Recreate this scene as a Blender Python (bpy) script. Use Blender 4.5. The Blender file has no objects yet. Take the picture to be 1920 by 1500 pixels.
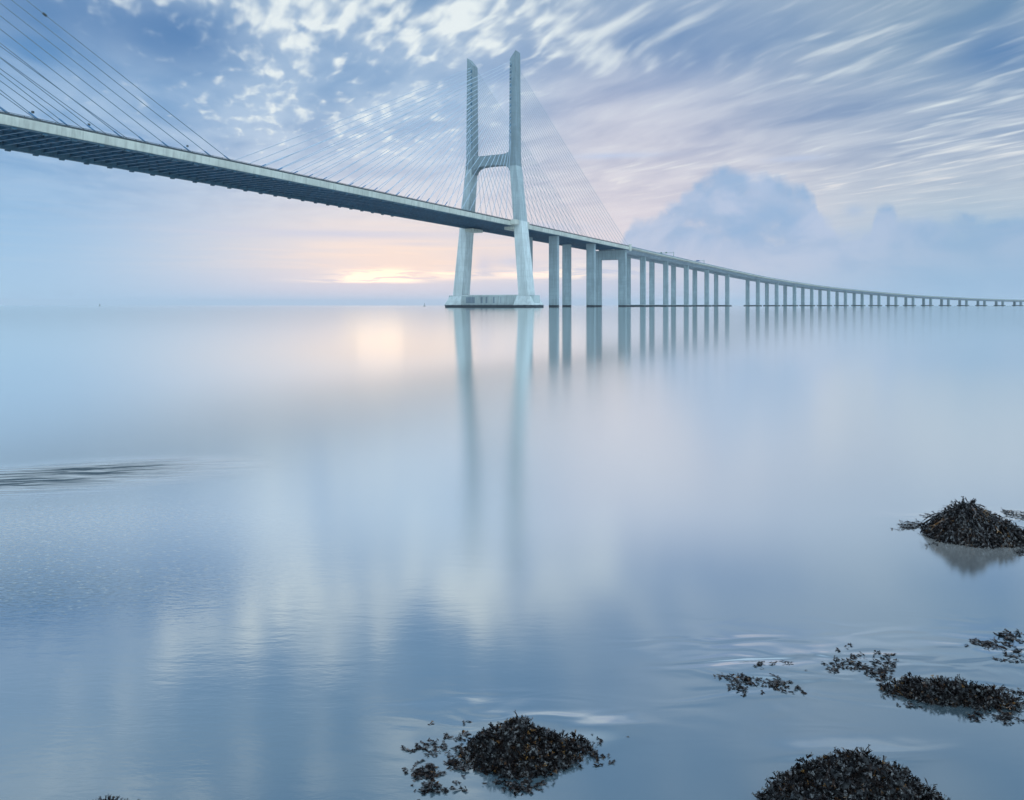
import bpy, bmesh, math, random
import numpy as np
from mathutils import Vector, Matrix

S = bpy.context.scene
COL = S.collection
rad = math.radians

# ------------------------------------------------------------------ camera
HC = 1.3                      # tripod height above the water
FPX = 1475.6                  # focal length in pixels of a 1920 wide frame
HZ = 572.5                    # horizon row of the 1920x1500 frame
cam_d = bpy.data.cameras.new('camera')
cam_d.sensor_width = 36.0
cam_d.lens = FPX / 1920 * 36
cam_d.shift_y = -(750 - HZ) / 1920
cam_d.clip_start = 0.05
cam_d.clip_end = 60000
cam = bpy.data.objects.new('camera', cam_d)
COL.objects.link(cam)
cam.location = (0, 0, HC)
cam.rotation_euler = (rad(90), 0, 0)
S.camera = cam
S.render.resolution_x, S.render.resolution_y = 1024, 800
S.view_settings.view_transform = 'Standard'
S.view_settings.look = 'None'
S.view_settings.exposure = 0.10
S.view_settings.gamma = 1.0
S.cycles.volume_step_rate = 4
S.cycles.max_bounces = 6

HAZE = 6e-5
SUN_EL, SUN_AZ = 3.0, -9.5    # degrees; azimuth measured from +Y towards +X


def lin(c, k=1.0):
    o = []
    for v in c:
        v = v / 255.0
        o.append((v / 12.92 if v <= 0.04045 else ((v + 0.055) / 1.055) ** 2.4) * k)
    return tuple(o)


# ------------------------------------------------------------------ node helper
class G:
    """tiny expression builder over a node tree"""
    def __init__(s, nt):
        s.nt = nt

    def new(s, t, **kw):
        n = s.nt.nodes.new(t)
        for k, v in kw.items():
            setattr(n, k, v)
        return n

    def put(s, sock, v):
        if isinstance(v, V):
            v = v.s
        if isinstance(v, bpy.types.NodeSocket):
            s.nt.links.new(v, sock)
        else:
            if sock.type == 'RGBA' and hasattr(v, '__len__') and len(v) == 3:
                v = (*v, 1)
            sock.default_value = v

    def m(s, op, a, b=None, c=None, clamp=False):
        n = s.new('ShaderNodeMath', operation=op, use_clamp=clamp)
        s.put(n.inputs[0], a)
        if b is not None:
            s.put(n.inputs[1], b)
        if c is not None:
            s.put(n.inputs[2], c)
        return V(s, n.outputs[0])

    def sm(s, x, a, b):                      # smoothstep a..b (a may exceed b)
        n = s.new('ShaderNodeMapRange', interpolation_type='SMOOTHSTEP')
        if a > b:
            lo, hi, t0, t1 = b, a, 1.0, 0.0
        else:
            lo, hi, t0, t1 = a, b, 0.0, 1.0
        s.put(n.inputs['Value'], x)
        n.inputs['From Min'].default_value = lo
        n.inputs['From Max'].default_value = hi
        n.inputs['To Min'].default_value = t0
        n.inputs['To Max'].default_value = t1
        return V(s, n.outputs['Result'])

    def xyz(s, x, y, z=0.0):
        n = s.new('ShaderNodeCombineXYZ')
        s.put(n.inputs[0], x); s.put(n.inputs[1], y); s.put(n.inputs[2], z)
        return V(s, n.outputs[0])

    def noise(s, vec, scale=1.0, detail=3.0, rough=0.5, dist=0.0):
        n = s.new('ShaderNodeTexNoise')
        s.put(n.inputs['Vector'], vec)
        n.inputs['Scale'].default_value = scale
        n.inputs['Detail'].default_value = detail
        n.inputs['Roughness'].default_value = rough
        n.inputs['Distortion'].default_value = dist
        return V(s, n.outputs[0])

    def ramp(s, x, stops, interp='LINEAR'):
        n = s.new('ShaderNodeValToRGB')
        r = n.color_ramp
        r.interpolation = interp
        while len(r.elements) < len(stops):
            r.elements.new(0.5)
        for e, (p, c) in zip(r.elements, stops):
            e.position = p
        for i, (p, c) in enumerate(stops):
            if not hasattr(c, '__len__'):
                c = (c, c, c)
            r.elements[i].position = p
            r.elements[i].color = (*c[:3], 1)
        s.put(n.inputs[0], x)
        return V(s, n.outputs[0])

    def mix(s, f, a, b, mode='MIX'):
        n = s.new('ShaderNodeMix', data_type='RGBA', blend_type=mode)
        s.put(n.inputs[0], f); s.put(n.inputs[6], a); s.put(n.inputs[7], b)
        return V(s, n.outputs[2])


class V:
    def __init__(s, g, sock):
        s.g = g; s.s = sock
    def __add__(s, o): return s.g.m('ADD', s, o)
    __radd__ = __add__
    def __sub__(s, o): return s.g.m('SUBTRACT', s, o)
    def __rsub__(s, o): return s.g.m('SUBTRACT', o, s)
    def __mul__(s, o): return s.g.m('MULTIPLY', s, o)
    __rmul__ = __mul__
    def __truediv__(s, o): return s.g.m('DIVIDE', s, o)


# ------------------------------------------------------------------ world
W = bpy.data.worlds.new('World')
S.world = W
W.use_nodes = True
W.node_tree.nodes.clear()


def build_world():
    g = G(W.node_tree)
    tc = g.new('ShaderNodeTexCoord')
    sep = g.new('ShaderNodeSeparateXYZ')
    g.put(sep.inputs[0], tc.outputs['Generated'])
    x, y, z = (V(g, o) for o in sep.outputs)
    az = g.m('ARCTAN2', x, y)                                  # 0 = +Y
    hyp = g.m('SQRT', x * x + y * y)
    T = z / g.m('MAXIMUM', hyp, 0.02)                          # tangent of elevation

    def ae(px, py):
        return math.atan((px - 960) / FPX), (HZ - py) / math.hypot(FPX, px - 960)

    def gauss(px, py, wx, wy, p=1.0):
        a, t = ae(px, py)
        k = 1 / math.hypot(FPX, px - 960)
        da = (az - a) / (wx * FPX * k * k)
        dt = (T - t) / (wy * k)
        return g.m('EXPONENT', (da * da + dt * dt) * -1.0)

    def r_(stops):
        return g.ramp(T * 2.0, [(t * 2.0, lin(c)) for t, c in stops], 'B_SPLINE')
    # broad colour of the morning sky: four azimuths, from the horizon up
    L = r_([(0, (163, 199, 226)), (.07, (150, 191, 226)), (.14, (133, 176, 216)), (.244, (108, 158, 206)),
            (.31, (70, 128, 184)), (.37, (122, 160, 198)), (.5, (120, 155, 186))])
    C1 = r_([(0, (205, 208, 224)), (.022, (208, 208, 222)), (.05, (224, 217, 219)), (.08, (222, 216, 219)),
             (.12, (210, 212, 222)), (.18, (180, 200, 224)), (.25, (146, 182, 216)), (.33, (112, 154, 198)), (.40, (132, 164, 196)), (.5, (118, 150, 180))])
    C2 = r_([(0, (200, 207, 224)), (.03, (205, 208, 224)), (.065, (222, 214, 221)), (.12, (214, 208, 218)),
             (.17, (212, 206, 216)), (.25, (182, 186, 208)), (.33, (138, 164, 198)), (.45, (118, 148, 180))])
    R = r_([(0, (150, 184, 214)), (.04, (143, 180, 211)), (.085, (160, 186, 210)), (.12, (182, 195, 207)),
            (.17, (168, 180, 200)), (.23, (146, 166, 192)), (.29, (114, 148, 176)), (.45, (92, 124, 155))])
    base = g.mix(g.sm(az, rad(-33), rad(-9)), L, C1)
    base = g.mix(g.sm(az, rad(-8), rad(8)), base, C2)
    base = g.mix(g.sm(az, rad(9), rad(31)), base, R)

    # high cloud layer, seen in perspective; the wind drags it along one heading
    h = rad(-19.8)
    zc = g.m('MAXIMUM', z, 0.012)
    px, py = x / zc, y / zc
    al = px * math.sin(h) + py * math.cos(h)
    ac = px * math.cos(h) - py * math.sin(h)
    warp = g.noise(g.xyz(al * .9, ac * .9), 1.0, 2.0)
    big = g.noise(g.xyz(al * .55 + 3.1, ac * .8 + 8.0), 1.0, 3.0, .55)
    mid = g.noise(g.xyz(al * 1.25 + 5.0, ac * 3.2 + warp * 2.0), 1.0, 3.0, .5)
    puf2 = g.noise(g.xyz(al * 2.0 + 4.0, ac * 8.0 + warp * 2.0), 1.0, 2.0, .45, .2)
    puf = g.noise(g.xyz(al * 5.0, ac * 13.0 + warp * 1.6), 1.0, 2.0, .45, .25)
    fine = g.noise(g.xyz(al * 3.0 + 9.0, ac * 17.0 + warp * 4), 1.0, 3.0, .55)
    # shade variation of the layer
    shade = g.sm(mid * .55 + big * .45, .34, .62)
    fade = g.sm(T, .07, .20)
    dark = g.mix(.42, base, lin((80, 128, 178)))
    lite = g.mix(.34, base, lin((214, 224, 232)))
    col = g.mix(fade * .8, base, g.mix(shade, dark, lite))
    # bright gaps / thin spots
    cover = gauss(560, 150, 330, 150) * .80 + gauss(790, 20, 180, 80) * .45 + gauss(1130, 90, 190, 110) * .95 \
        + gauss(1530, 100, 170, 100) * .95 + gauss(1850, 200, 190, 130) * 1.0 + gauss(1650, 330, 450, 70) * .55 \
        + gauss(700, 230, 240, 60) * .8 + gauss(1250, 330, 260, 60) * .5 + gauss(1750, 30, 170, 60) * .6 \
        + g.sm(T, .27, .33) * g.sm(T, .44, .37) * g.sm(az, rad(-34), rad(-14)) * g.sm(az, rad(26), rad(8)) * .65 \
        + g.sm(T, .31, .37) * g.sm(az, rad(16), rad(-4)) * .85
    rt = g.sm(az, rad(0), rad(9))
    pf = puf * (1.0 - rt) + puf2 * rt
    pv = pf * .80 + fine * .20 + (mid - .5) * .38 + (cover - .9) * .12
    s1 = g.sm(pv, .53, .77) * (.85 - .22 * rt) + g.sm(pv, .46, .62) * .14
    s1 = s1 * g.sm(T, .03, .12) * g.m('MINIMUM', cover * 1.5, 1.0)
    warm = g.mix(g.sm(T, .10, .22), lin((240, 230, 226)), lin((232, 240, 240)))
    col = g.mix(s1 * .9, col, warm)
    s2 = g.sm(fine * .6 + mid * .4, .48, .68) * g.sm(T, .04, .12) * g.sm(az, rad(-8), rad(12))
    col = g.mix(s2 * .20, col, lin((214, 220, 228)))
    # darker smudges high up
    dk = gauss(1870, 95, 120, 60) * .6 + gauss(1330, 60, 190, 60) * .35 + gauss(330, 60, 120, 70) * .55 \
        + gauss(80, 0, 200, 80) * .5 + gauss(1560, 210, 180, 40) * .25
    col = g.mix(g.m('MINIMUM', dk * (1.25 - s1), .8), col, lin((64, 116, 170)))

    # thin level bands near the horizon
    hb = g.noise(g.xyz(az * 7.0, T * 130.0), 1.0, 4.0, .55, .4)
    hb2 = g.noise(g.xyz(az * 16.0 + 3, T * 150.0 + 7), 1.0, 4.0, .6, .6)
    glow = gauss(760, 485, 260, 60)
    nb = g.sm(hb, .45, .62) * g.sm(T, .03, .045) * g.sm(T, .20, .08)
    col = g.mix(nb * .28 * (glow + .12), col, lin((250, 228, 212)))
    band = (gauss(660, 439, 250, 9) * .75 + gauss(1150, 292, 85, 6) * .8 + gauss(1495, 297, 55, 6) * .6
            + gauss(905, 500, 17, 22) * .75 + gauss(960, 490, 40, 9) * .8 + gauss(780, 458, 70, 4) * .5
            + gauss(985, 427, 90, 10) * .7 + gauss(1110, 500, 60, 22) * .6)
    col = g.mix(g.m('MINIMUM', band * (hb2 * .8 + .55), .9), col, lin((184, 198, 224)))
    # bright break in the cloud where the sun sits, cut off by the bank below
    _, tb = ae(720, 532)
    brk = gauss(715, 519, 62, 13) * 1.9 + gauss(800, 515, 90, 8) * .9 + gauss(1000, 515, 120, 9) * .55 + gauss(640, 527, 80, 5) * .5 \
        + gauss(1130, 505, 120, 22) * .35
    brk = brk * g.sm(hb2, .34, .60) * g.sm(T, tb - .001, tb + .002)
    col = g.mix(g.m('MINIMUM', brk, 1.0), col, lin((255, 232, 204), 1.45))
    veil = gauss(770, 492, 150, 40)
    col = g.mix(veil * .40 * g.sm(T, tb - .003, tb + .01), col, lin((253, 221, 196)))

    # cumulus bank far away on the right: outline height as a function of azimuth
    outline = [(1040, 560), (1140, 470), (1190, 412), (1262, 375), (1290, 352), (1330, 312), (1370, 306), (1420, 322), (1470, 330),
               (1505, 340), (1528, 362), (1534, 392), (1556, 412), (1575, 428), (1628, 430), (1645, 388), (1668, 374),
               (1690, 396), (1740, 402), (1800, 400), (1860, 396), (1960, 402), (2200, 420)]
    a0, a1 = ae(1040, 0)[0], ae(2200, 0)[0]
    stops = []
    for qx, qy in outline:
        a, t = ae(qx, qy)
        stops.append(((a - a0) / (a1 - a0), max(0, t) * 4))
    prof = g.ramp((az - a0) / (a1 - a0), stops, 'EASE')
    cn = g.noise(g.xyz(az * 30, T * 34), 1.0, 5.0, .55, .3)
    cn2 = g.noise(g.xyz(az * 9 + 2, T * 14), 1.0, 4.0, .55, .6)
    prof = V(g, prof.s) * .25 + (cn - .5) * .040
    cm = g.sm(prof - T, -.002, .015) * g.sm(az, a0, a0 + .10) * g.sm(cn * .5 + cn2 * .5 + (T < 0 if False else 0.0), .25, .44)
    ccol = g.mix(g.sm(cn2, .38, .62), lin((138, 172, 210)), lin((178, 193, 219)))
    ccol = g.mix(g.sm(az, rad(20), rad(31)) * .5, ccol, lin((136, 172, 204)))
    cm = cm * g.m('MAXIMUM', g.sm(T, .0, .09), .25) * (.76 + .22 * g.sm(cn * .4 + cn2 * .6, .36, .56))
    col = g.mix(cm, col, ccol)
    dot = gauss(1602, 395, 18, 11)
    col = g.mix(dot * .6, col, lin((160, 184, 214)))

    # added fill light: sky brightened overhead, behind the camera and to the right
    boost = 1.0 + g.sm(x, .1, .8) * g.sm(y, .3, -.3) * .9 + g.sm(z, .5, .85) * 1.5 + g.sm(y, .0, -.7) * 1.5
    upc = g.mix(g.sm(z, .52, .75), col, lin((176, 200, 222)))
    upc = g.mix(g.sm(y, .25, -.4), upc, lin((178, 204, 222)))
    fin = g.new('ShaderNodeVectorMath', operation='SCALE')
    g.put(fin.inputs[0], upc); g.put(fin.inputs['Scale'], boost * 1.10)

    sky = g.new('ShaderNodeTexSky', sky_type='NISHITA')
    sky.sun_disc = False
    sky.sun_elevation = rad(SUN_EL)
    sky.sun_rotation = rad(SUN_AZ)
    sky.air_density = 1.2; sky.dust_density = 2.0; sky.ozone_density = 2.0
    b1 = g.new('ShaderNodeBackground'); g.put(b1.inputs[0], fin.outputs[0]); b1.inputs[1].default_value = 1.0
    b2 = g.new('ShaderNodeBackground'); g.put(b2.inputs[0], sky.outputs[0]); b2.inputs[1].default_value = 0.05
    mx = g.new('ShaderNodeMixShader'); mx.inputs[0].default_value = 0.12
    g.nt.links.new(b1.outputs[0], mx.inputs[1]); g.nt.links.new(b2.outputs[0], mx.inputs[2])
    out = g.new('ShaderNodeOutputWorld')
    g.nt.links.new(mx.outputs[0], out.inputs[0])


build_world()
W.cycles.sampling_method = 'MANUAL'
W.cycles.sample_map_resolution = 1024

sun_d = bpy.data.lights.new('sun', 'SUN')
sun_d.energy = 0.0005            # the sun is still behind the cloud bank
sun_d.angle = rad(3.4)
sun_d.color = (1.0, 0.72, 0.48)
sun = bpy.data.objects.new('sun', sun_d)
COL.objects.link(sun)
sd = Vector((math.sin(rad(SUN_AZ)) * math.cos(rad(SUN_EL)), math.cos(rad(SUN_AZ)) * math.cos(rad(SUN_EL)), math.sin(rad(SUN_EL))))
sun.rotation_euler = sd.to_track_quat('Z', 'Y').to_euler()


# ------------------------------------------------------------------ materials
def mat(name):
    m = bpy.data.materials.new(name)
    m.use_nodes = True
    nt = m.node_tree
    nt.nodes.clear()
    g = G(nt)
    out = g.new('ShaderNodeOutputMaterial')
    b = g.new('ShaderNodeBsdfPrincipled')
    nt.links.new(b.outputs[0], out.inputs[0])
    geo = g.new('ShaderNodeNewGeometry')
    sp = g.new('ShaderNodeSeparateXYZ')
    g.put(sp.inputs[0], geo.outputs['Position'])
    x, y, z = (V(g, o) for o in sp.outputs)
    return m, g, b, V(g, geo.outputs['Position']), x, y, z


def concrete(name, c, tide=True, lift=3.6, band=.18, rough=.75):
    m, g, b, P, x, y, z = mat(name)
    n1 = g.noise(P, .12, 5, .6)
    n2 = g.noise(g.xyz(x * .9, y * .9, z * .07), 1, 4, .6)      # streaks running down
    n3 = g.noise(P, 1.6, 3, .6)
    lf = g.m('FRACT', z / lift)
    joint = g.sm(g.m('ABSOLUTE', lf - .5), .44, .49)
    pane = g.noise(g.xyz(0.3, 0.7, g.m('FLOOR', z / lift) * 7.31), 3, 0)
    col = g.mix(g.sm(n1, .3, .7), tuple(v * .86 for v in c), tuple(v * 1.1 for v in c))
    col = g.mix(g.sm(n2, .42, .68) * .7, col, tuple(v * .62 for v in c))
    col = g.mix(joint * band, col, tuple(v * .45 for v in c))
    col = g.mix(pane * band * 1.3, col, tuple(v * .6 for v in c))
    col = g.mix(g.sm(n3, .6, .8) * .15, col, tuple(v * .5 for v in c))
    if tide:
        w = g.noise(g.xyz(x * .6, y * .6), 1, 2) * .5
        col = g.mix(g.sm(z - w, 1.45, 1.15), col, (.018, .026, .034))
    g.put(b.inputs['Base Color'], col)
    b.inputs['Roughness'].default_value = rough
    bp = g.new('ShaderNodeBump'); bp.inputs['Strength'].default_value = .3; bp.inputs['Distance'].default_value = .05
    g.put(bp.inputs['Height'], n3); g.put(b.inputs['Normal'], bp.outputs[0])
    return m


def plain(name, c, rough=.5, metal=0.0, var=.25, scale=1.0):
    m, g, b, P, x, y, z = mat(name)
    n = g.noise(P, scale, 4, .6)
    col = g.mix(g.sm(n, .3, .7), tuple(v * (1 - var) for v in c), tuple(v * (1 + var) for v in c))
    g.put(b.inputs['Base Color'], col)
    b.inputs['Roughness'].default_value = rough
    b.inputs['Metallic'].default_value = metal
    return m


M = {
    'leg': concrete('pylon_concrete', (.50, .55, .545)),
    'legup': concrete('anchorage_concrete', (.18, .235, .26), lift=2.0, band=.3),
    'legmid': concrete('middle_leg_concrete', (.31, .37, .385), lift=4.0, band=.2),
    'pier': concrete('pier_concrete', (.25, .32, .345), lift=2.6, band=.35),
    'foot': concrete('footing_concrete', (.38, .44, .44), lift=20, band=0.1),
    'edge': concrete('edge_concrete', (.41, .425, .38), tide=False, lift=50, band=.0),
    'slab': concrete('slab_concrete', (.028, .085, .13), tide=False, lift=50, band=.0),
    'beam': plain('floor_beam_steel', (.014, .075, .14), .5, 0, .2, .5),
    'girder': concrete('girder_concrete', (.17, .22, .26), tide=False, lift=50, band=0),
    'dark': plain('barrier_metal', (.045, .06, .065), .5, .3, .3, .8),
    'rail': plain('railing_metal', (.14, .20, .24), .5, .2, .3, .8),
    'road': plain('asphalt', (.05, .052, .055), .85, 0, .2, 2),
    'cable': plain('shaded_cable_sheath', (.12, .18, .24), .5, 0, .06, .2),  # near fan: backlit look put into a darker copy of the sheath colour
    'cable_lit': plain('lit_cable_sheath', (.30, .385, .47), .45, 0, .06, .2),  # same sheath, lighter copy for the far fan
    'tube': plain('cable_tube', (.05, .16, .30), .4, .2, .1, .5),
    'recess': plain('niche_dark', (.05, .12, .18), .7, 0, .3, .5),
    'sign': plain('sign_green', (.03, .14, .10), .5, 0, .1, 1),
    'signb': plain('sign_blue', (.03, .12, .30), .5, 0, .1, 1),
    'galv': plain('galvanised_steel', (.30, .36, .38), .45, .5, .2, 2),
    'buoy': plain('buoy_paint', (.03, .07, .06), .6, 0, .2, 2),
}


def cable_variation():
    m, g, b, P, x, y, z = mat('stay_sheath')
    return m


# ------------------------------------------------------------------ mesh helper
class MB:
    def __init__(s):
        s.v = []; s.f = []

    def hexa(s, p):                       # 8 points: bottom 4 ccw, top 4 ccw
        o = len(s.v); s.v += [tuple(q) for q in p]
        for f in ((3, 2, 1, 0), (4, 5, 6, 7), (0, 1, 5, 4), (1, 2, 6, 5), (2, 3, 7, 6), (3, 0, 4, 7)):
            s.f.append([o + i for i in f])

    def box(s, x0, x1, y0, y1, z0, z1):
        s.hexa([(x0, y0, z0), (x1, y0, z0), (x1, y1, z0), (x0, y1, z0), (x0, y0, z1), (x1, y0, z1), (x1, y1, z1), (x0, y1, z1)])

    def loft(s, rings):                   # closed rings of equal length
        o = len(s.v); n = len(rings[0])
        for r in rings: s.v += [tuple(q) for q in r]
        for i in range(len(rings) - 1):
            for j in range(n):
                k = (j + 1) % n
                s.f.append([o + i * n + j, o + i * n + k, o + (i + 1) * n + k, o + (i + 1) * n + j])
        s.f.append([o + j for j in range(n)][::-1])
        s.f.append([o + (len(rings) - 1) * n + j for j in range(n)])

    def tube(s, a, b, r, n=6, r2=None):
        a, b = Vector(a), Vector(b)
        d = (b - a).normalized()
        u = d.orthogonal().normalized(); w = d.cross(u)
        r2 = r if r2 is None else r2
        s.loft([[tuple(p + (u * math.cos(2 * math.pi * j / n) + w * math.sin(2 * math.pi * j / n)) * q) for j in range(n)] for p, q in ((a, r), (b, r2))])

    def build(s, name, m, parent=None, smooth=False, bevel=0):
        me = bpy.data.meshes.new(name)
        me.from_pydata(s.v, [], s.f)
        me.update()
        bm = bmesh.new(); bm.from_mesh(me)
        bmesh.ops.recalc_face_normals(bm, faces=bm.faces)
        bm.to_mesh(me); bm.free()
        me.materials.append(m)
        if smooth:
            for p in me.polygons: p.use_smooth = True
        o = bpy.data.objects.new(name, me)
        COL.objects.link(o)
        if parent: o.parent = parent
        if bevel:
            md = o.modifiers.new('bevel', 'BEVEL'); md.width = bevel; md.segments = 2; md.limit_method = 'ANGLE'
        return o


def empty(name, loc=(0, 0, 0), rz=0, parent=None, **kw):
    o = bpy.data.objects.new(name, None)
    o.empty_display_size = .5
    COL.objects.link(o)
    o.location = loc; o.rotation_euler = (0, 0, rz)
    if parent: o.parent = parent
    for k, v in kw.items(): o[k] = v
    return o


def tag(o, **kw):
    for k, v in kw.items(): o[k] = v
    return o


# ------------------------------------------------------------------ water
def ground(px, py, z=0.0):                # point of a level plane seen at a place of the frame (survey of the shore)
    Y = FPX * (HC - z) / (py - HZ)
    return (px - 960) / FPX * Y, Y


def water_material():
    m = bpy.data.materials.new('estuary_water')
    m.use_nodes = True
    nt = m.node_tree; nt.nodes.clear()
    g = G(nt)
    geo = g.new('ShaderNodeNewGeometry')
    P = V(g, geo.outputs['Position'])
    sp = g.new('ShaderNodeSeparateXYZ'); g.put(sp.inputs[0], P)
    x, y = V(g, sp.outputs[0]), V(g, sp.outputs[1])

    def blob(px, py, wx, wy, ang=0.0):
        cx, cy = ground(px, py)
        dx, dy = x - cx, y - cy
        c, s_ = math.cos(ang), math.sin(ang)
        a = (dx * c + dy * s_) / wx
        b = (dy * c - dx * s_) / wy
        return g.m('EXPONENT', (a * a + b * b) * -1.0)
    # wavelets that stay put over the shallow stones, everything else is smoothed by the long exposure
    near = g.sm(y, 7.0, 2.2)
    w1 = g.noise(g.xyz(x * 2.2, y * 9.0), 1.0, 4.0, .6, .4)
    w2 = g.noise(g.xyz(x * 14, y * 34.0), 1.0, 3.0, .6, .3)
    bank = blob(0, 908, 1.1, .38, .30) + blob(170, 880, .75, .30, .28)
    speck = blob(60, 1000, 1.0, .75) + blob(60, 1100, .7, .35)
    ring = blob(1420, 1250, .30, .26) + blob(1600, 1230, .42, .20) + blob(1870, 1220, .25, .22) + blob(975, 1335, .30, .09) * .5 \
        + blob(1120, 1365, .13, .08) + blob(1880, 975, .5, .16) + blob(1600, 1412, .2, .06) + blob(880, 1400, .22, .22) * .5
    sw = g.noise(g.xyz(x * 3.0, y * 7.5), 1.0, 1.0, .4, .9)
    voro = g.new('ShaderNodeTexVoronoi'); voro.inputs['Scale'].default_value = 1.0
    g.put(voro.inputs['Vector'], g.xyz(x * 22, y * 30))
    vd = g.sm(V(g, voro.outputs['Distance']), .26, .05)
    bnk = g.noise(g.xyz(x * 1.6 + y * .8, y * 26.0 - x * 4.5), 1.0, 4.0, .65, .5)
    lft = g.sm(x, .6, -1.2)
    height = w1 * near * (lft * .0007 + .0001) + w2 * near * (lft * .0003 + .00005) + bnk * bank * .012 + (w2 * .8 + vd) * speck * .0016 + sw * ring * .011
    bp = g.new('ShaderNodeBump')
    bp.inputs['Strength'].default_value = 1.0; bp.inputs['Distance'].default_value = 1.0
    g.put(bp.inputs['Height'], height)
    # share of light mirrored, rising towards grazing view
    lw = g.new('ShaderNodeLayerWeight'); lw.inputs['Blend'].default_value = .5
    g.put(lw.inputs['Normal'], bp.outputs[0])
    cosv = 1.0 - V(g, lw.outputs['Facing'])
    fac = g.ramp(cosv, [(0, .99), (.03, .93), (.12, .80), (.22, .74), (.32, .74), (.42, .60), (.54, .36), (1.0, .14)])
    fac = V(g, fac.s) * (1.0 - g.m('MINIMUM', bank * (g.sm(bnk, .30, .58) * .65 + .22), .8))
    gl = g.new('ShaderNodeBsdfGlossy')
    gl.distribution = 'BECKMANN'
    gl.inputs['Color'].default_value = (.965, .99, .985, 1)
    g.put(gl.inputs['Roughness'], g.sm(y, 300, 20.0) * .010 + g.sm(y, 22, 9) * g.sm(y, 3.0, 4.6) * .055 + .098)
    g.put(gl.inputs['Normal'], bp.outputs[0])
    grain = g.noise(g.xyz(x * 30, y * 60), 1.0, 3.0, .6)
    fac = fac * (1.0 - g.m('MINIMUM', speck, 1.0) * (g.sm(grain, .45, .62) * .35 + .18))
    silt = g.noise(g.xyz(x * .8, y * 1.6), 1.0, 3.0)
    dcol = g.mix(g.sm(silt, .35, .65), (.05, .085, .11), (.075, .105, .12))
    dcol = g.mix(g.sm(y, 3.1, 5.0), dcol, (.46, .43, .405))
    dcol = g.mix(g.m('MINIMUM', bank * g.sm(bnk, .35, .65) * 1.2, 1.0), dcol, (.018, .035, .045))  # shallow bank darkened; part of the deck's reflection is painted into it
    df = g.new('ShaderNodeBsdfDiffuse'); g.put(df.inputs[0], dcol)
    mx = g.new('ShaderNodeMixShader')
    g.put(mx.inputs[0], fac); nt.links.new(df.outputs[0], mx.inputs[1]); nt.links.new(gl.outputs[0], mx.inputs[2])
    out = g.new('ShaderNodeOutputMaterial'); nt.links.new(mx.outputs[0], out.inputs[0])
    return m


wb = MB()
wb.v = [(-24000, -3000, 0), (24000, -3000, 0), (24000, 26000, 0), (-24000, 26000, 0)]
wb.f = [[0, 1, 2, 3]]
water = wb.build('water', water_material())
tag(water, kind='structure')

# ------------------------------------------------------------------ bridge alignment
PHI = 0.475
T0 = Vector((-11.12, 469.6))              # axis of the bridge at the far pylon
E_HALF = 15.5
PIERS = [(111.0, 708.1, 0.4625), (144.4, 774.2, 0.4709), (179.1, 839.6, 0.5019), (216.7, 903.4, 0.5555), (257.2, 965.4, 0.5971),
         (323.5, 1057.7, 0.6428), (368.5, 1116.5, 0.6607), (414.6, 1174.5, 0.6814), (462.0, 1231.4, 0.705), (510.8, 1287.1, 0.7314),
         (561.2, 1341.4, 0.7607), (613.2, 1394.1, 0.7912), (666.8, 1445.2, 0.8229), (722.0, 1494.6, 0.856), (778.9, 1542.1, 0.8903),
         (837.3, 1587.5, 0.9258), (897.3, 1630.9, 0.9582), (958.6, 1672.5, 0.9876), (1021.0, 1712.4, 1.0139), (1084.4, 1750.7, 1.037),
         (1148.6, 1787.7, 1.0571)]
for _ in range(5):
    a = PIERS[-1]
    hh = a[2] + .015
    PIERS.append((a[0] + 74 * math.sin(hh), a[1] + 74 * math.cos(hh), hh))
PTOP = [49.6, 49.2, 48.4, 46.9, 44.5, 40.1, 37.6, 35.3, 33.0, 31.0, 29.2, 27.3, 25.4, 23.4, 21.5, 20.0, 18.6, 17.0, 15.8, 14.9, 14.1, 13.6, 13.2, 13, 13, 13]

SP = {}
xs = [T0.x - 640 * math.sin(PHI)] + [T0.x + s * math.sin(PHI) for s in (-420, -200, 0, 100, 203)] + [p[0] for p in PIERS]
ys = [T0.y - 640 * math.cos(PHI)] + [T0.y + s * math.cos(PHI) for s in (-420, -200, 0, 100, 203)] + [p[1] for p in PIERS]
ss = [-640, -420, -200, 0, 100, 203]
for i in range(len(PIERS)):
    a = (xs[5 + i], ys[5 + i]); b = (xs[6 + i], ys[6 + i])
    ss.append(ss[-1] + math.hypot(b[0] - a[0], b[1] - a[1]))
PS = ss[6:]
zt = [50.6, 51.0, 51.3, 50.9, 50.5, 50.1] + PTOP[:len(PIERS)]
ss = np.array(ss); xs = np.array(xs); ys = np.array(ys); zt = np.array(zt)


def herm(s, tab):
    i = int(np.clip(np.searchsorted(ss, s) - 1, 0, len(ss) - 2))
    def sl(k):
        if k <= 0: return (tab[1] - tab[0]) / (ss[1] - ss[0])
        if k >= len(ss) - 1: return (tab[-1] - tab[-2]) / (ss[-1] - ss[-2])
        return (tab[k + 1] - tab[k - 1]) / (ss[k + 1] - ss[k - 1])
    hh = ss[i + 1] - ss[i]; t = (s - ss[i]) / hh
    a, b = tab[i], tab[i + 1]; ma, mb = sl(i) * hh, sl(i + 1) * hh
    return float((2 * t**3 - 3 * t**2 + 1) * a + (t**3 - 2 * t**2 + t) * ma + (-2 * t**3 + 3 * t**2) * b + (t**3 - t**2) * mb)


def axis(s):
    if s <= 203:
        return Vector((T0.x + s * math.sin(PHI), T0.y + s * math.cos(PHI))), PHI
    p = Vector((herm(s, xs), herm(s, ys))); q = Vector((herm(s + .5, xs), herm(s + .5, ys)))
    d = q - p
    return p, math.atan2(d.x, d.y)


def topz(s):
    return herm(s, zt)


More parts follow.
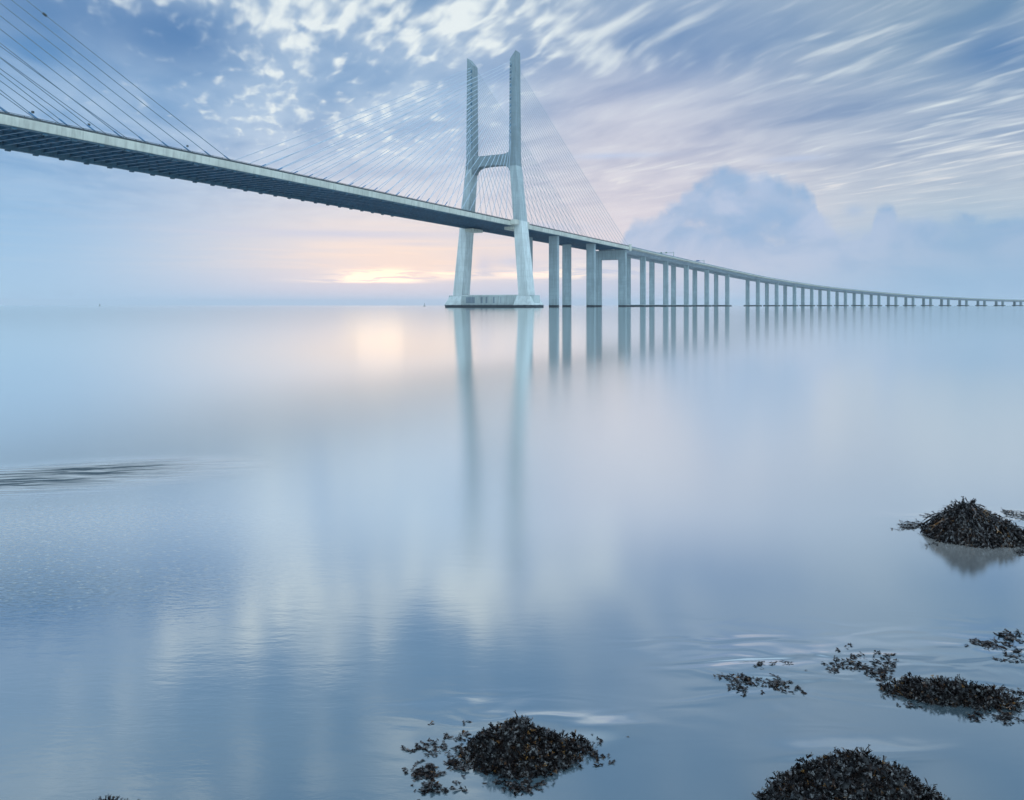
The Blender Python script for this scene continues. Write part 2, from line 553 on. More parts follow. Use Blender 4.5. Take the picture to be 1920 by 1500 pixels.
def pt(s, t, z):                           # station, offset towards the camera side, height
    p, h = axis(s)
    return (p.x + t * math.cos(h), p.y - t * math.sin(h), z)


def sweep(mb, stations, prof):             # prof: (t, height below the parapet top)
    mb.loft([[pt(s, t, topz(s) + dz) for t, dz in prof] for s in stations])


def seg(a, b, d):
    n = max(1, int(round((b - a) / d)))
    return [a + (b - a) * i / n for i in range(n + 1)]


BR = empty('cable_stayed_bridge', (T0.x, T0.y, 0), 0,
           label='long pale cable-stayed road bridge with an H-shaped pylon, crossing the calm water', category='bridge')
BRI = Matrix.Translation((-T0.x, -T0.y, 0))


def part(mb, name, m, parent=BR, bevel=0, **kw):
    """world coordinates in, parented to the bridge or one of its parts"""
    o = mb.build(name, m, parent, bevel=bevel)
    # every parent in this bridge chain sits at the bridge origin with no rotation, so one shift brings the points back
    if parent is BR:
        o.matrix_parent_inverse = BRI
    tag(o, **kw)
    return o


# deck of the cable-stayed part
main = seg(-640, 203, 16)
DTOP = -1.0                                # road level below the parapet top
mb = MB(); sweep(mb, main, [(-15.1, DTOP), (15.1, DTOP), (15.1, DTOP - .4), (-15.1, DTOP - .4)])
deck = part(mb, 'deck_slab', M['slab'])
for sgn in (-1, 1):
    mb = MB(); e = sgn
    sweep(mb, main, [(e * 15.1, DTOP + .12), (e * 16.1, DTOP + .12), (e * 16.2, DTOP - .2), (e * 16.0, DTOP - 2.35), (e * 14.9, DTOP - 2.5), (e * 14.9, DTOP - .5)])
    part(mb, 'edge_beam', M['edge'])
    mb = MB()
    sweep(mb, main, [(e * 14.72, DTOP - .5), (e * 14.88, DTOP - .5), (e * 14.88, DTOP - 2.52), (e * 16.06, DTOP - 2.52), (e * 16.06, DTOP - 2.68), (e * 14.72, DTOP - 2.68)])
    part(mb, 'shade_skirt', M['slab'])  # added dark skirt: shade on the beam's inner face and underside
    mb = MB()
    sweep(mb, main, [(e * 15.75, DTOP + .13), (e * 15.95, DTOP + .13), (e * 15.9, -.25), (e * 15.8, -.25)])
    b_ = part(mb, 'parapet', M['dark'])
    mb = MB()
    sweep(mb, main, [(e * 15.78, -.1), (e * 15.92, -.1), (e * 15.92, 0), (e * 15.78, 0)])
    for s in seg(-640, 203, 4.15):
        p = [pt(s + a, e * 15.85 + b, topz(s) + c) for c in (-.26, -.08) for a, b in ((-.06, -.05), (.06, -.05), (.06, .05), (-.06, .05))]
        mb.hexa(p)
    o = mb.build('top_rail', M['dark'], b_)
mb = MB(); sweep(mb, main, [(-14.6, DTOP + .06), (14.6, DTOP + .06), (14.6, DTOP + .005), (-14.6, DTOP + .005)])
part(mb, 'carriageway', M['road'])
mb = MB(); sweep(mb, main, [(-.3, DTOP + .065), (.3, DTOP + .065), (.12, DTOP + .9), (-.12, DTOP + .9)])
part(mb, 'median_barrier', M['edge'])
rest = MB()
nb = 0
for i in range(int(840 / 4.15)):
    s = -636 + 4.15 * i
    z = topz(s) + DTOP - .41
    def bm_(mb):
        for (a0, a1, z0, z1) in ((-.12, .12, -1.35, 0), (-.32, .32, -1.5, -1.36)):
            mb.hexa([pt(s + a, t, z + q) for q in (z0, z1) for a, t in ((a0, -14.85), (a1, -14.85), (a1, 14.85), (a0, 14.85))])
    if -330 < s < 40:
        mb = MB(); bm_(mb)
        part(mb, 'floor_beam', M['beam']); nb += 1
    else:
        bm_(rest)
part(rest, 'floor_beam', M['beam'], kind='stuff')
for t in (-9.8, -4.9, 0, 4.9, 9.8):
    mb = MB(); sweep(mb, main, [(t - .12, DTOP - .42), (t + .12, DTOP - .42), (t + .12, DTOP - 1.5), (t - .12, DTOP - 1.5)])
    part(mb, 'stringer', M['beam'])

# viaduct deck
via = seg(203, PS[-1], 18)
for sgn in (1,):
    mb = MB(); sweep(mb, via, [(-15.5, DTOP), (15.5, DTOP), (15.5, DTOP - .55), (12.4, DTOP - .95), (-12.4, DTOP - .95), (-15.5, DTOP - .55)])
    vd_ = part(mb, 'viaduct_slab', M['edge'])
    for e in (-1, 1):
        mb = MB(); sweep(mb, via, [(e * 15.2, DTOP + .01), (e * 15.7, DTOP + .01), (e * 15.7, DTOP - .75), (e * 15.52, DTOP - .75), (e * 15.52, DTOP - .01), (e * 15.2, DTOP - .005)])
        part(mb, 'fascia', M['edge'])
        mb = MB(); sweep(mb, via, [(e * 15.3, DTOP + .02), (e * 15.6, DTOP + .02), (e * 15.5, -.1), (e * 15.4, -.1)])
        part(mb, 'parapet', M['rail'])
        mb = MB(); c = e * 7.0
        sweep(mb, via, [(c - 4.2, DTOP - .96), (c + 4.2, DTOP - .96), (c + 2.9, DTOP - 3.7), (c - 2.9, DTOP - 3.7)])
        part(mb, 'box_girder', M['girder'])
mb = MB(); sweep(mb, via, [(-14.8, DTOP + .06), (14.8, DTOP + .06), (14.8, DTOP + .01), (-14.8, DTOP + .01)])
part(mb, 'carriageway', M['road'])


# piers
def column(s, t, w, l, z0, z1, pr, name='column', m=None):
    mb = MB(); c = .25
    ring = [(-l / 2 + c, -w / 2), (l / 2 - c, -w / 2), (l / 2, -w / 2 + c), (l / 2, w / 2 - c), (l / 2 - c, w / 2), (-l / 2 + c, w / 2), (-l / 2, w / 2 - c), (-l / 2, -w / 2 + c)]
    mb.loft([[pt(s + a, t + b, z) for a, b in ring] for z in (z0, z1)])
    return mb.build(name, m or M['pier'], pr)


def pier(s, kind, idx):
    pe = bpy.data.objects.new('bridge_pier', None)
    COL.objects.link(pe); pe.parent = BR; pe.matrix_parent_inverse = BRI
    zt_ = topz(s)
    if kind == 'side':
        for e in (-1, 1):
            column(s, e * 9.75, 6.6, 2.6, -2, zt_ + DTOP - 2.36, pe)
    elif kind == 'end':
        for e in (-1, 1):
            column(s, 10.0 if e > 0 else -11.6, 6.6, 3.0, -2, zt_ + DTOP - 2.51, pe)
        mb = MB(); mb.hexa([pt(s + a, t, z) for z in (38.7, zt_ + DTOP - 2.55) for a, t in ((-1.3, -8.28), (1.3, -8.28), (1.3, 6.68), (-1.3, 6.68))])
        mb.build('cross_beam', M['pier'], pe)
        for e in (-1, 1):
            mb = MB(); mb.hexa([pt(s + a, e * t, z) for z in (zt_ - 4.2, zt_ + 1.0) for a, t in ((-1.2, 15.9), (1.4, 15.9), (1.4, 17.3), (-1.2, 17.3))])
            mb.build('joint_block', M['edge'], pe)
    else:
        zb = zt_ + DTOP - 3.72
        for e in (-1, 1):
            column(s, e * 7.0, 4.9, 2.6, 1.9, zb, pe)
        mb = MB(); c = 3.0
        ring = [(-4.6, -12 + c), (-4.6 + c, -12), (4.6 - c, -12), (4.6, -12 + c), (4.6, 12 - c), (4.6 - c, 12), (-4.6 + c, 12), (-4.6, 12 - c)]
        mb.loft([[pt(s + a, b, z) for a, b in ring] for z in (-1.5, 1.85)])
        mb.build('pile_cap', M['foot'], pe)


for s in (66.5, 133.5):
    pier(s, 'side', 0)
pier(203, 'end', 0)
for s in (-486.5, -553.5, -623):
    pier(s, 'side', 0)
for i, s in enumerate(PS):
    pier(s, 'via', i)


# pylons
def leg_center(z):
    return 22.9 + (14.5 - 22.9) * min(z, 88.0) / 88.0


def pylon(s0):
    pe = bpy.data.objects.new('pylon', None)
    COL.objects.link(pe); pe.parent = BR; pe.matrix_parent_inverse = BRI
    P = lambda a, t, z: pt(s0 + a, t, z)
    for e in (-1, 1):
        def ring(z, inner_z=None):
            k = min(z, 88) / 88
            wt = 6.3 * (1 - k) + 4.3 * k if z <= 88 else 4.3 - .5 * (z - 88) / 62
            wl = 9.8 * (1 - k) + 7.2 * k if z <= 88 else 7.2 - 1.0 * (z - 88) / 62
            c = leg_center(z)
            zi = z if inner_z is None else inner_z
            return [P(-wl / 2, e * (c - wt / 2), zi), P(wl / 2, e * (c - wt / 2), zi), P(wl / 2, e * (c + wt / 2), z), P(-wl / 2, e * (c + wt / 2), z)]
        mb = MB(); mb.loft([ring(z) for z in (1.3, 20, 40, 50.6)])
        lg = mb.build('leg', M['leg'], pe)
        mb = MB(); mb.loft([ring(z) for z in (50.6, 60, 72, 83)])
        mb.build('middle_leg', M['legmid'], pe)
        mb = MB(); mb.loft([ring(z) for z in (83, 88, 91.5, 110, 130, 140)] + [ring(150.3, 145.6)])
        mb.build('upper_leg', M['legup'], pe)
        for q in range(12):                # dark boxes for the anchor niches on the roadside faces
            z = 99 + q * 3.9
            w = 4.3 - .5 * (z - 88) / 62; l_ = 7.2 - 1.0 * (z - 88) / 62
            for sd_ in (-1, 1):
                mb2 = MB(); mb2.hexa([P(sd_ * (l_ / 2 + d), e * (14.5 - w / 2 + tt), zz) for zz in (z - .9, z + .9) for d, tt in ((-.1, .25), (.06, .25), (.06, 1.3), (-.1, 1.3))])
                mb2.build('anchor_niche', M['recess'], pe)
        # platform under the deck edge
        c = leg_center(48)
        zz = topz(s0)
        mb = MB(); mb.hexa([P(a, e * t, z) for z in (zz - 2.9, zz - .1) for a, t in ((-9.5, 16.3), (-5.0, 16.3), (-5.0, 19.6), (-9.5, 19.6))])
        mb.hexa([P(a, e * t, z) for z in (zz - 2.9, zz - .1) for a, t in ((4.9, 16.3), (9.0, 16.3), (9.0, 19.6), (4.9, 19.6))])
        mb.build('deck_bracket', M['edge'], pe)
        mb = MB(); mb.hexa([P(a, e * t, z) for z in (zz - 5.4, zz - 3.7) for a, t in ((-5.8, 10.5), (5.8, 10.5), (5.8, 16.2), (-5.8, 16.2))])
        mb.build('bearing_corbel', M['edge'], pe)
    # upper crossbeam with curved haunches
    prof = []
    ti = leg_center(86) - 2.1
    n = 24
    for i in range(n + 1):
        u = -1 + 2 * i / n
        prof.append((u * ti, 90.4 + 2.0 * abs(u) ** 8))
    for i in range(n + 1):
        u = 1 - 2 * i / n
        prof.append((u * ti, 84.4 - 3.6 * abs(u) ** 8 - .8 * abs(u) ** 2))
    mb = MB(); mb.loft([[P(a, t, z) for t, z in prof] for a in (-3.1, 3.1)])
    mb.build('crossbeam', M['legup'], pe)
    # cross-girder carrying the deck
    # footing
    c = 4.0
    ring = [(-9.5, -30 + c), (-9.5 + c, -30.5), (9.5 - c, -30.5), (9.5, -30 + c), (9.5, 30 - c), (9.5 - c, 30.5), (-9.5 + c, 30.5), (-9.5, 30 - c)]
    mb = MB(); mb.loft([[P(a, b, z) for a, b in ring] for z in (-2, 1.29)])
    ft = mb.build('footing', M['foot'], pe)
    mb = MB(); mb.hexa([P(a, t, z) for z in (1.3, 6.9) for a, t in ((-5.2, -19.0), (5.2, -19.0), (5.2, 19.0), (-5.2, 19.0))])
    mb.build('plinth_wall', M['foot'], pe)
    mb = MB(); mb.hexa([P(a, t, z) for z in (6.91, 7.5) for a, t in ((-5.6, -19.3), (5.6, -19.3), (5.6, 19.3), (-5.6, 19.3))])
    mb.build('coping', M['leg'], pe)
    for k, (t0, t1, mt) in enumerate(((-15.8, -9.8, 'girder'), (-9.0, -7.4, 'foot'), (-5.8, -4.4, 'girder'), (-2.4, -1.2, 'girder'), (2.6, 3.6, 'girder'), (7.6, 8.0, 'girder'))):
        mb = MB(); mb.hexa([P(a, t, z) for z in (2.6, 6.2) for a, t in ((-5.26, t0), (-5.1, t0), (-5.1, t1), (-5.26, t1))])
        mb.build('panel', M[mt], pe)
    for e in (-1, 1):
        mb = MB()
        mb.hexa([P(-8.2, e * 17.5, 1.3), P(8.2, e * 17.5, 1.3), P(8.2, e * 29.4, 1.3), P(-8.2, e * 29.4, 1.3),
                 P(-5.8, e * 18.6, 7.0), P(5.8, e * 18.6, 7.0), P(5.8, e * 26.9, 6.6), P(-5.8, e * 26.9, 6.6)])
        mb.build('leg_plinth', M['leg'], pe)
        mb = MB(); mb.hexa([P(a, e * t, z) for z in (1.3, 7.2) for a, t in ((-3.8, 26.0), (3.8, 26.0), (3.8, 28.8), (-3.8, 28.8))])
        mb.build('fender_block', M['foot'], pe)
    return pe


pylon(0)
pylon(-420)

# stay cables: 4 fans of 24 on each side of the deck
restc = MB()
cnt = 0


def cable(s_top, s_deck, ztop, e, hero, own):
    global cnt
    a = pt(s_deck, e * 15.6, topz(s_deck) - 1.2)
    k = 3.4 if s_deck > s_top else -3.4
    b = pt(s_top + k, e * 13.4, ztop)
    A, B = Vector(a), Vector(b)
    L_ = (B - A).length
    n = 6
    pts = [A.lerp(B, i / n) - Vector((0, 0, 4 * (i / n) * (1 - i / n) * L_ * .0045)) for i in range(n + 1)]
    mb = MB() if own else restc
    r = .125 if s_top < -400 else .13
    d0 = (B - A).normalized(); u = d0.orthogonal().normalized(); w = d0.cross(u)
    mb.loft([[tuple(p + (u * math.cos(2 * math.pi * j / 6) + w * math.sin(2 * math.pi * j / 6)) * r) for j in range(6)] for p in pts])
    if not own:
        return
    cnt += 1
    o = mb.build('stay_cable', M['cable' if s_top < -400 else 'cable_lit'], BR)
    o.matrix_parent_inverse = BRI
    if hero:
        t = MB()
        t.tube(tuple(A - d0 * 3.6), tuple(A.lerp(pts[1], min(1.0, 5.0 / (pts[1] - A).length))), .21, 8)
        t.build('anchor_tube', M['tube'], o)
        t = MB()
        zb = topz(s_deck) + DTOP
        t.hexa([pt(s_deck + a, e * b, z) for z in (zb - 3.15, zb - 2.69) for a, b in ((-.7, 15.0), (.7, 15.0), (.7, 15.9), (-.7, 15.9))])
        t.build('anchor_block', M['slab'], o)
    if hero == 2:
        t = MB()
        q = A + d0 * (55 + 9 * (cnt % 3))
        q = Vector((q.x, q.y, q.z - .55 * .7))
        f_ = min(.99, (q - A).length / L_)
        q = A.lerp(B, f_) - Vector((0, 0, 4 * f_ * (1 - f_) * L_ * .0045))
        t.tube(tuple(q - d0 * .55), tuple(q + d0 * .55), .34, 8)
        t.build('damper', M['dark'], o)


for pyl in (0, -420):
    for side in (1, -1):
        for e in (1, -1):
            for k in range(24):
                d = 205 - 8.3 * k
                zc = 144.0 - 1.75 * k - .012 * k * k
                s_d = pyl + side * d
                if pyl == -420:
                    own = side == 1 and k < 12
                    hero = 1 if own else 0
                    if e == 1 and k in (0,): hero = 2
                    if e == -1 and k in (2,): hero = 2
                    if side == -1: own = False
                else:
                    own = (side == -1 and k < 22) or (side == 1 and k < 16)
                    hero = 1 if (side == -1 and k < 16) else 0
                cable(pyl, s_d, zc, e, hero, own)
o = restc.build('stay_cable', M['cable_lit'], BR); o.matrix_parent_inverse = BRI; o['kind'] = 'stuff'
print('individual stay cables', cnt, 'floor beams', nb)


# small fixtures on the deck
def post(s, t, h, label, grp=True):
    p = pt(s, t, topz(s) + DTOP)
    o = empty('camera_post', p, 0, label=label, category='post', group='posts on the near parapet')
    mb = MB(); mb.tube((0, 0, 0), (0, 0, h), .06, 6); mb.build('pole', M['galv'], o)
    mb = MB(); mb.box(-.22, .22, -.35, .35, h - .05, h + .5); mb.build('housing', M['dark'], o)


post(-284.5, 15.3, 2.3, 'thin post with a dark box head, farthest left on the near parapet')
post(-268.5, 15.3, 2.2, 'thin post with a dark box head, middle one of three on the near parapet')
post(-234.5, 15.3, 2.2, 'thin post with a dark box head, rightmost of three on the near parapet')


def gantry(s, t0, t1, h, label, mat_, panels):
    p, hd = axis(s)
    o = empty('sign_gantry', pt(s, 0, topz(s) + DTOP), -hd, label=label, category='road sign', group='sign gantries above the viaduct')
    mb = MB(); mb.box(t1 - .3, t1 + .3, -.3, .3, 0, h + .4); mb.build('post', M['galv'], o)
    mb = MB()
    mb.box(t0, t1 - .31, -.25, -.1, h - .15, h + .15); mb.box(t0, t1 - .31, .1, .25, h - .15, h + .15); mb.box(t0, t1 - .31, -.25, -.1, h - 1.0, h - .75)
    n = int((t1 - t0) / 1.5)
    for i in range(n):
        a = t0 + (t1 - t0 - .4) * i / n; b = t0 + (t1 - t0 - .4) * (i + 1) / n
        mb.tube((a, -.2, h - .8), (b, -.2, h), .06, 4)
    mb.build('truss_arm', M['galv'], o)
    for a, b in panels:
        mb = MB(); mb.box(a, b, -.45, -.3, h - .75, h + .35); mb.build('sign_panel', M[mat_], o)


gantry(343, -6, 14.6, 5.0, 'long overhead sign gantry standing on the viaduct near the end of the stays', 'sign', ((1.5, 3.0), (6.5, 8.0)))
gantry(PS[2] + 40, 4, 14.6, 4.2, 'short overhead sign gantry farther along the viaduct, right of the long gantry', 'signb', ((6, 9.5),))


# ------------------------------------------------------------------ channel markers on the horizon
def marker(px, Y, hgt, label):
    o = empty('channel_marker', ((px - 960) / FPX * Y, Y, 0), .3, label=label, category='buoy', group='channel markers on the horizon')
    mb = MB(); n = 12
    mb.loft([[(r * math.cos(2 * math.pi * j / n), r * math.sin(2 * math.pi * j / n), z) for j in range(n)] for r, z in ((1.1, -.5), (1.3, 0), (1.2, .7), (.7, .9))])
    mb.build('float', M['buoy'], o)
    mb = MB()
    for k in range(4):
        a = math.pi / 4 + k * math.pi / 2
        mb.tube((.7 * math.cos(a), .7 * math.sin(a), .9), (.2 * math.cos(a), .2 * math.sin(a), hgt - .8), .09, 5)
    mb.build('mast', M['buoy'], o)
    mb = MB(); mb.loft([[(r * math.cos(2 * math.pi * j / n), r * math.sin(2 * math.pi * j / n), z) for j in range(n)] for r, z in ((.35, hgt - .8), (.42, hgt - .5), (.42, hgt - .1), (.1, hgt + .2))])
    mb.build('lantern', M['buoy'], o)


marker(187, 1250, 3.4, 'tiny dark channel marker alone on the horizon at the far left')
marker(796, 1050, 3.8, 'tiny dark channel marker on the horizon just left of the pylon footing')

# ------------------------------------------------------------------ seaweed and stones on the shore
random.seed(7)


def weed_material():
    m, g, b, P, x, y, z = mat('bladderwrack')
    at = g.new('ShaderNodeAttribute'); at.attribute_name = 'tone'
    t = V(g, at.outputs['Fac'])
    col = g.ramp(t, [(0, (.004, .004, .005)), (.45, (.011, .009, .009)), (.82, (.022, .013, .010)), (.95, (.07, .032, .011)), (1, (.15, .08, .025))])
    g.put(b.inputs['Base Color'], col)
    g.put(b.inputs['Roughness'], g.sm(g.noise(P, 90, 1, .5), .35, .65) * .30 + .14)
    b.inputs['IOR'].default_value = 1.45
    g.put(b.inputs['Specular IOR Level'], g.sm(g.noise(P, 70, 2, .5), .46, .62) * 1.0 + .05)
    n = g.noise(P, 320, 2, .6)
    bp = g.new('ShaderNodeBump'); bp.inputs['Strength'].default_value = .5; bp.inputs['Distance'].default_value = .002
    g.put(bp.inputs['Height'], n); g.put(b.inputs['Normal'], bp.outputs[0])
    return m


def stone_material():
    m, g, b, P, x, y, z = mat('wet_stone')
    n = g.noise(P, 14, 6, .65)
    g.put(b.inputs['Base Color'], g.mix(g.sm(n, .35, .65), (.006, .007, .009), (.018, .019, .020)))
    b.inputs['Roughness'].default_value = .7
    bp = g.new('ShaderNodeBump'); bp.inputs['Strength'].default_value = .8; bp.inputs['Distance'].default_value = .01
    g.put(bp.inputs['Height'], n); g.put(b.inputs['Normal'], bp.outputs[0])
    return m


MW, MS = weed_material(), stone_material()
rnd = random.random


def fhash(x, y, k=0.0):
    return math.sin(x * 12.3 + y * 7.1 + k) * .5 + math.sin(x * 5.7 - y * 16.9 + k * 2.3) * .3 + math.sin(x * 33 + y * 27 + k) * .2


class Weed:
    def __init__(s): s.v = []; s.f = []; s.t = []

    def frond(s, p, d, up, length, width, tone, bend):
        """flat forked strap: grows from p along d, bending towards 'up'"""
        p = Vector(p); d = Vector(d).normalized(); up = Vector(up).normalized()
        side = d.cross(up)
        if side.length < 1e-4: side = Vector((1, 0, 0))
        side.normalize()
        o = len(s.v); n = 3
        tw = random.uniform(-1.0, 1.0)
        for i in range(n + 1):
            q = i / n
            w = width * (.45 + .75 * q if q < .8 else 1.0)
            sd_ = (side * math.cos(tw * q) + up * math.sin(tw * q))
            s.v += [tuple(p - sd_ * w * .5), tuple(p + sd_ * w * .5)]
            s.t += [tone * (.8 + .2 * q)] * 2
            if i < n:
                s.f.append([o + 2 * i, o + 2 * i + 1, o + 2 * i + 3, o + 2 * i + 2])
                d = (d + up * bend).normalized()
                p = p + d * (length / n)
        # two lobed tips
        for k in (-1, 1):
            e = p + (d * 1.0 + side * k * .8).normalized() * length * .30
            oo = len(s.v)
            s.v += [tuple(p + side * k * width * .05), tuple(p + side * k * width * .6), tuple(e + side * k * width * .3), tuple(e - side * k * width * .25)]
            s.t += [tone, tone, min(1, tone * 1.15), min(1, tone * 1.15)]
            s.f.append([oo, oo + 1, oo + 2, oo + 3])

    def build(s, name, parent=None, loc=None):
        me = bpy.data.meshes.new(name)
        me.from_pydata(s.v, [], s.f); me.update()
        at = me.attributes.new('tone', 'FLOAT', 'POINT')
        at.data.foreach_set('value', s.t)
        me.materials.append(MW)
        o = bpy.data.objects.new(name, me); COL.objects.link(o)
        if parent: o.parent = parent
        return o


def tuft(x, y):
    return max(0.0, fhash(x * 8.5, y * 8.5, 5.1)) ** 2 * .022


def tone():
    r = rnd()
    return .25 * rnd() if r < .45 else (.35 + .3 * rnd() if r < .88 else (.72 + .15 * rnd() if r < .97 else .93 + .07 * rnd()))


def mound_mesh(hf, rx, ry, n=46):
    mb = MB()
    idx = {}
    for i in range(n + 1):
        for j in range(n + 1):
            x = (-1 + 2 * i / n) * rx; y = (-1 + 2 * j / n) * ry
            idx[i, j] = len(mb.v); mb.v.append((x, y, max(-.06, hf(x, y))))
    for i in range(n):
        for j in range(n):
            mb.f.append([idx[i, j], idx[i + 1, j], idx[i + 1, j + 1], idx[i, j + 1]])
    # close underneath so that the stone is a solid
    base = [idx[i, 0] for i in range(n + 1)] + [idx[n, j] for j in range(1, n + 1)] + [idx[i, n] for i in range(n - 1, -1, -1)] + [idx[0, j] for j in range(n - 1, 0, -1)]
    o = len(mb.v); mb.v += [(mb.v[k][0], mb.v[k][1], -.12) for k in base]
    m_ = len(base)
    for k in range(m_):
        mb.f.append([base[k], base[(k + 1) % m_], o + (k + 1) % m_, o + k])
    mb.f.append([o + k for k in range(m_)])
    return mb


def weed_rock(name, loc, rz, hf, rx, ry, count, flen, fw, label, cat='rock', drape=.0, grp='seaweed covered rocks on the shore', zmin=-.012):
    o = empty(name, (*loc, 0), rz, label=label, category=cat, group=grp)
    mound_mesh(hf, rx, ry).build('rock', MS, o, smooth=True)
    wd = Weed()
    made = 0
    while made < count:
        x, y = random.uniform(-rx, rx), random.uniform(-ry, ry)
        z = hf(x, y)
        if z < zmin: continue
        e = .008
        nx, ny = (hf(x - e, y) - hf(x + e, y)) / (2 * e), (hf(x, y - e) - hf(x, y + e)) / (2 * e)
        nrm = Vector((nx, ny, 1)).normalized()
        area = 1 / nrm.z
        if rnd() * 3 > area: continue
        made += 1
        down = Vector((nx, ny, 0)) if (abs(nx) + abs(ny)) > .05 else Vector((random.uniform(-1, 1), random.uniform(-1, 1), 0))
        down.normalize()
        down.z = -(abs(nx) + abs(ny)) * .8
        down.normalize()
        rv = Vector((random.uniform(-1, 1), random.uniform(-1, 1), random.uniform(-.2, .8)))
        drp = drape * random.uniform(.5, 1.2) if drape and z < .9 * drape + .0 + .2 else 0
        if drape and rnd() < .75:
            d = down * 1.6 + rv * .35 + nrm * .25
            ln = flen * random.uniform(1.2, 2.8)
            bd = -.12
            upv = nrm
        else:
            d = rv + nrm * .9 + down * .4
            ln = flen * random.uniform(.6, 1.3)
            bd = random.uniform(-.5, .3)
            upv = nrm + Vector((random.uniform(-.5, .5), random.uniform(-.5, .5), 0))
        if rnd() < .14:
            ln *= 2.0; d = down * 1.3 + rv * .8 + nrm * .35; bd = -.22
        clump = fhash(x * 3, y * 3, 1.7)
        wd.frond((x, y, z + .003 + .006 * rnd()), d, upv, ln, fw * random.uniform(.6, 1.4), max(0, min(1, tone() + clump * .12)), bd)
    wd.build('seaweed', o)
    return o


def peak(x, y, cx, cy, rx, ry, h, p=1.0):
    r = math.hypot((x - cx) / rx, (y - cy) / ry)
    return h * (1 - r ** p)


# 1: rock standing out of the water at the right edge
X1, Y1 = ground(1835, 1012)


def h1(x, y):
    a = peak(x, y, -.035, 0, .215, .20, .215, 1.15)
    b = peak(x, y, .06, -.03, .205, .16, .125, 2.2)
    return max(a, b) + fhash(x * 3, y * 3) * .014 + fhash(x * 9, y * 9, 2) * .006 - .012


weed_rock('seaweed_rock', (X1, Y1 + .06), .0, h1, .29, .24, 4600, .024, .0075,
          'pointed dark rock draped with wet hanging seaweed, alone in the water at the right edge', drape=1.0)
# 2: rock in the middle of the lower edge
X2, Y2 = ground(968, 1425)


def h2(x, y):
    a = peak(x, y, .0, 0, .135, .10, .100, 1.0)
    b = peak(x, y, .03, -.02, .12, .085, .050, 1.5)
    c = peak(x, y, .155, .02, .06, .035, .022, 1.3)
    return max(a, b, c) + fhash(x * 5, y * 5) * .013 + fhash(x * 2.2, y * 2.6, 4) * .008 + tuft(x, y) - .006


weed_rock('seaweed_rock', (X2, Y2 + .03), 0, h2, .23, .14, 2700, .014, .0062,
          'peaked seaweed mound among loose floating fronds in the middle of the lower edge', drape=0)
# 3: rock cut by the lower right edge
X3, Y3 = ground(1590, 1500)


def h3(x, y):
    return peak(x, y, .0, -.05, .255, .20, .125, 2.0) + fhash(x * 4, y * 4) * .017 + fhash(x * 1.7, y * 2, 1) * .012 + tuft(x, y) * 1.3 - .016


weed_rock('seaweed_rock', (X3, Y3 - .03), 0, h3, .29, .27, 5200, .014, .0062,
          'broad rounded seaweed mound cut off by the lower right edge of the view', drape=0)
# 4: low mat
X4, Y4 = ground(1782, 1306)


def h4(x, y):
    return peak(x, y, 0, 0, .185, .060, .034, 1.7) + fhash(x * 4, y * 4) * .014 + tuft(x, y) * .8 - .004


weed_rock('seaweed_mat', (X4, Y4), rad(-13), h4, .21, .08, 1700, .015, .0066,
          'low elongated mat of brown seaweed between the two right-hand mounds', cat='seaweed', grp='seaweed covered rocks on the shore')
# 5: tips just showing at the lower left
X5, Y5 = ground(190, 1545)


def h5(x, y):
    return max(peak(x, y, 0, 0, .10, .08, .045, 1.5), peak(x, y, .20, .0, .10, .05, .032, 1.5), peak(x, y, .36, .0, .05, .05, .03, 1.5)) + fhash(x * 6, y * 6) * .006 - .006


weed_rock('seaweed_mat', (X5, Y5), 0, h5, .45, .12, 1500, .0105, .0036,
          'dark seaweed tips just breaking the lower left edge of the view', cat='seaweed', grp='seaweed covered rocks on the shore')


def float_patch(label, spots, flen, fw, grp='loose seaweed floating on the water'):
    """spots: (px, py, half width px, half depth px, count)"""
    cx, cy = ground(spots[0][0], spots[0][1])
    o0 = Weed()
    for (px, py, wx, wy, n) in spots:
        left = int(n * 1.7)
        while left > 0:
            k = min(left, random.choice((1, 1, 1, 2, 3, 4, 6, 8, 11)))
            left -= k
            X, Y = ground(px + random.gauss(0, wx * .6), py + random.gauss(0, wy * .6))
            a = random.uniform(0, 6.28); q = random.uniform(.8, 1.5)
            for _ in range(k):
                a += random.uniform(-.9, .9)
                b = a + random.uniform(-.9, .9)
                o0.frond((X - cx, Y - cy, .001 + .003 * rnd()), (math.cos(b), math.sin(b), random.uniform(-.08, .25)),
                         (random.uniform(-.4, .4), random.uniform(-.4, .4), 1), flen * random.uniform(.7, 1.5), fw * random.uniform(.7, 1.4) * q, tone(), random.uniform(-.25, .1))
                X += math.cos(a) * flen * .55; Y += math.sin(a) * flen * .55
    o = o0.build('floating_seaweed')
    o.location = (cx, cy, 0)
    tag(o, label=label, category='seaweed', group=grp, kind='stuff')


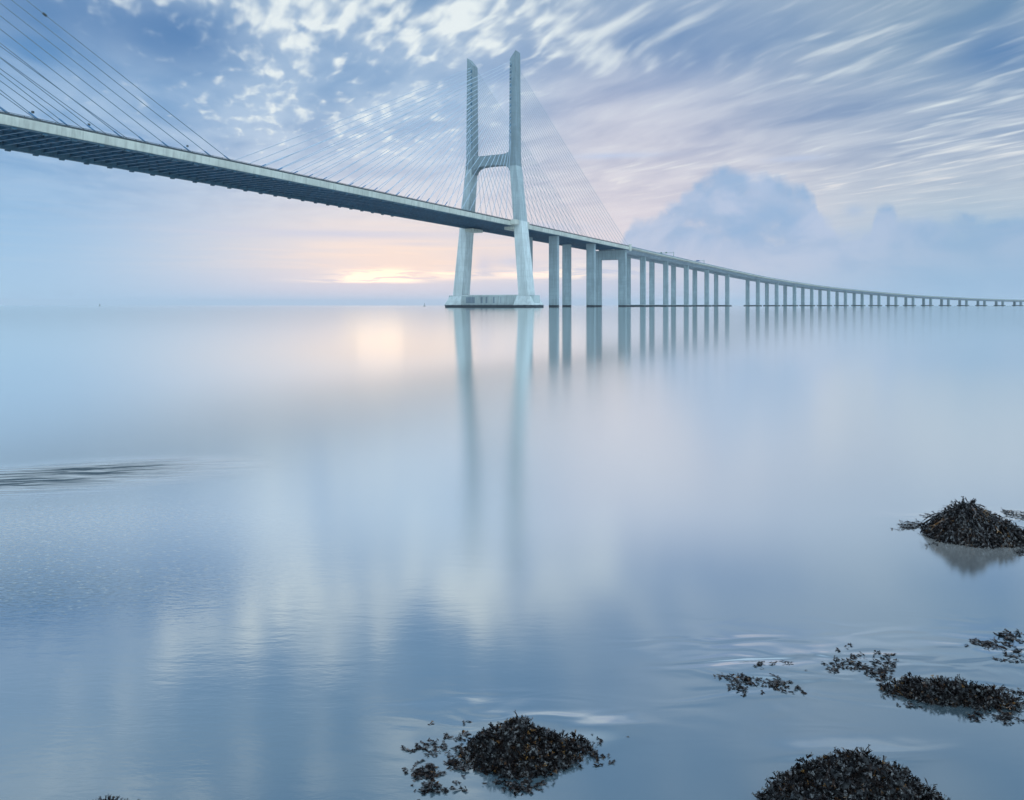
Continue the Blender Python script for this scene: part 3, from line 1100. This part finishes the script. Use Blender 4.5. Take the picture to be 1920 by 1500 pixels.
float_patch('scattered dark fronds afloat on the left of the middle seaweed mound',
            [(830, 1400, 45, 28, 110), (785, 1448, 24, 10, 120), (820, 1478, 60, 10, 60), (905, 1440, 35, 12, 70), (975, 1474, 45, 10, 90), (855, 1430, 14, 8, 60)], .009, .0052)
float_patch('few loose fronds trailing off the right end of the middle seaweed mound', [(1120, 1418, 18, 6, 26), (1130, 1380, 25, 5, 8), (1125, 1437, 20, 5, 10)], .0075, .0042)
float_patch('dark curved clump of fronds at the left end of the swirling shallow patch',
            [(1395, 1276, 38, 7, 110), (1455, 1286, 22, 7, 70), (1372, 1290, 14, 5, 20), (1420, 1248, 28, 6, 16), (1490, 1290, 14, 4, 14)], .009, .0052)
float_patch('sprinkle of small fronds between the curved clump and the brown mat',
            [(1600, 1245, 50, 12, 90), (1650, 1262, 26, 10, 90), (1560, 1252, 14, 8, 40), (1640, 1228, 40, 5, 30), (1580, 1212, 20, 3, 8), (1660, 1240, 16, 8, 40)], .009, .0052)
float_patch('dark streak of fronds at the right edge above the brown mat',
            [(1850, 1208, 26, 5, 80), (1890, 1196, 22, 7, 60), (1905, 1228, 14, 9, 40), (1905, 1187, 16, 4, 20)], .011, .006)
float_patch('fronds strung out below the right end of the brown mat', [(1865, 1345, 40, 8, 40), (1895, 1350, 16, 9, 36), (1905, 1300, 14, 8, 40), (1700, 1325, 22, 5, 10)], .009, .0052)
float_patch('thin line of weed tips reaching left from the pointed rock', [(1722, 985, 30, 2.5, 90), (1700, 990, 16, 1.5, 30), (1745, 968, 8, 3, 14), (1742, 1020, 8, 2, 8)], .020, .006)
float_patch('weed tips in the water behind the pointed rock at the right edge', [(1895, 962, 16, 3, 40), (1912, 970, 10, 5, 40), (1917, 1035, 8, 5, 40)], .020, .006)

# ------------------------------------------------------------------ morning haze over the estuary
hm = bpy.data.materials.new('haze')
hm.use_nodes = True
hm.node_tree.nodes.clear()
hg = G(hm.node_tree)
pv = hg.new('ShaderNodeVolumePrincipled')
pv.inputs['Color'].default_value = (.88, .93, 1.0, 1)
pv.inputs['Density'].default_value = HAZE
pv.inputs['Anisotropy'].default_value = 0.0
ho = hg.new('ShaderNodeOutputMaterial')
hm.node_tree.links.new(pv.outputs[0], ho.inputs['Volume'])
hb_ = MB(); hb_.box(-24500, 24500, -3500, 26500, -3.0, 165.0)
tag(hb_.build('haze', hm), kind='stuff')
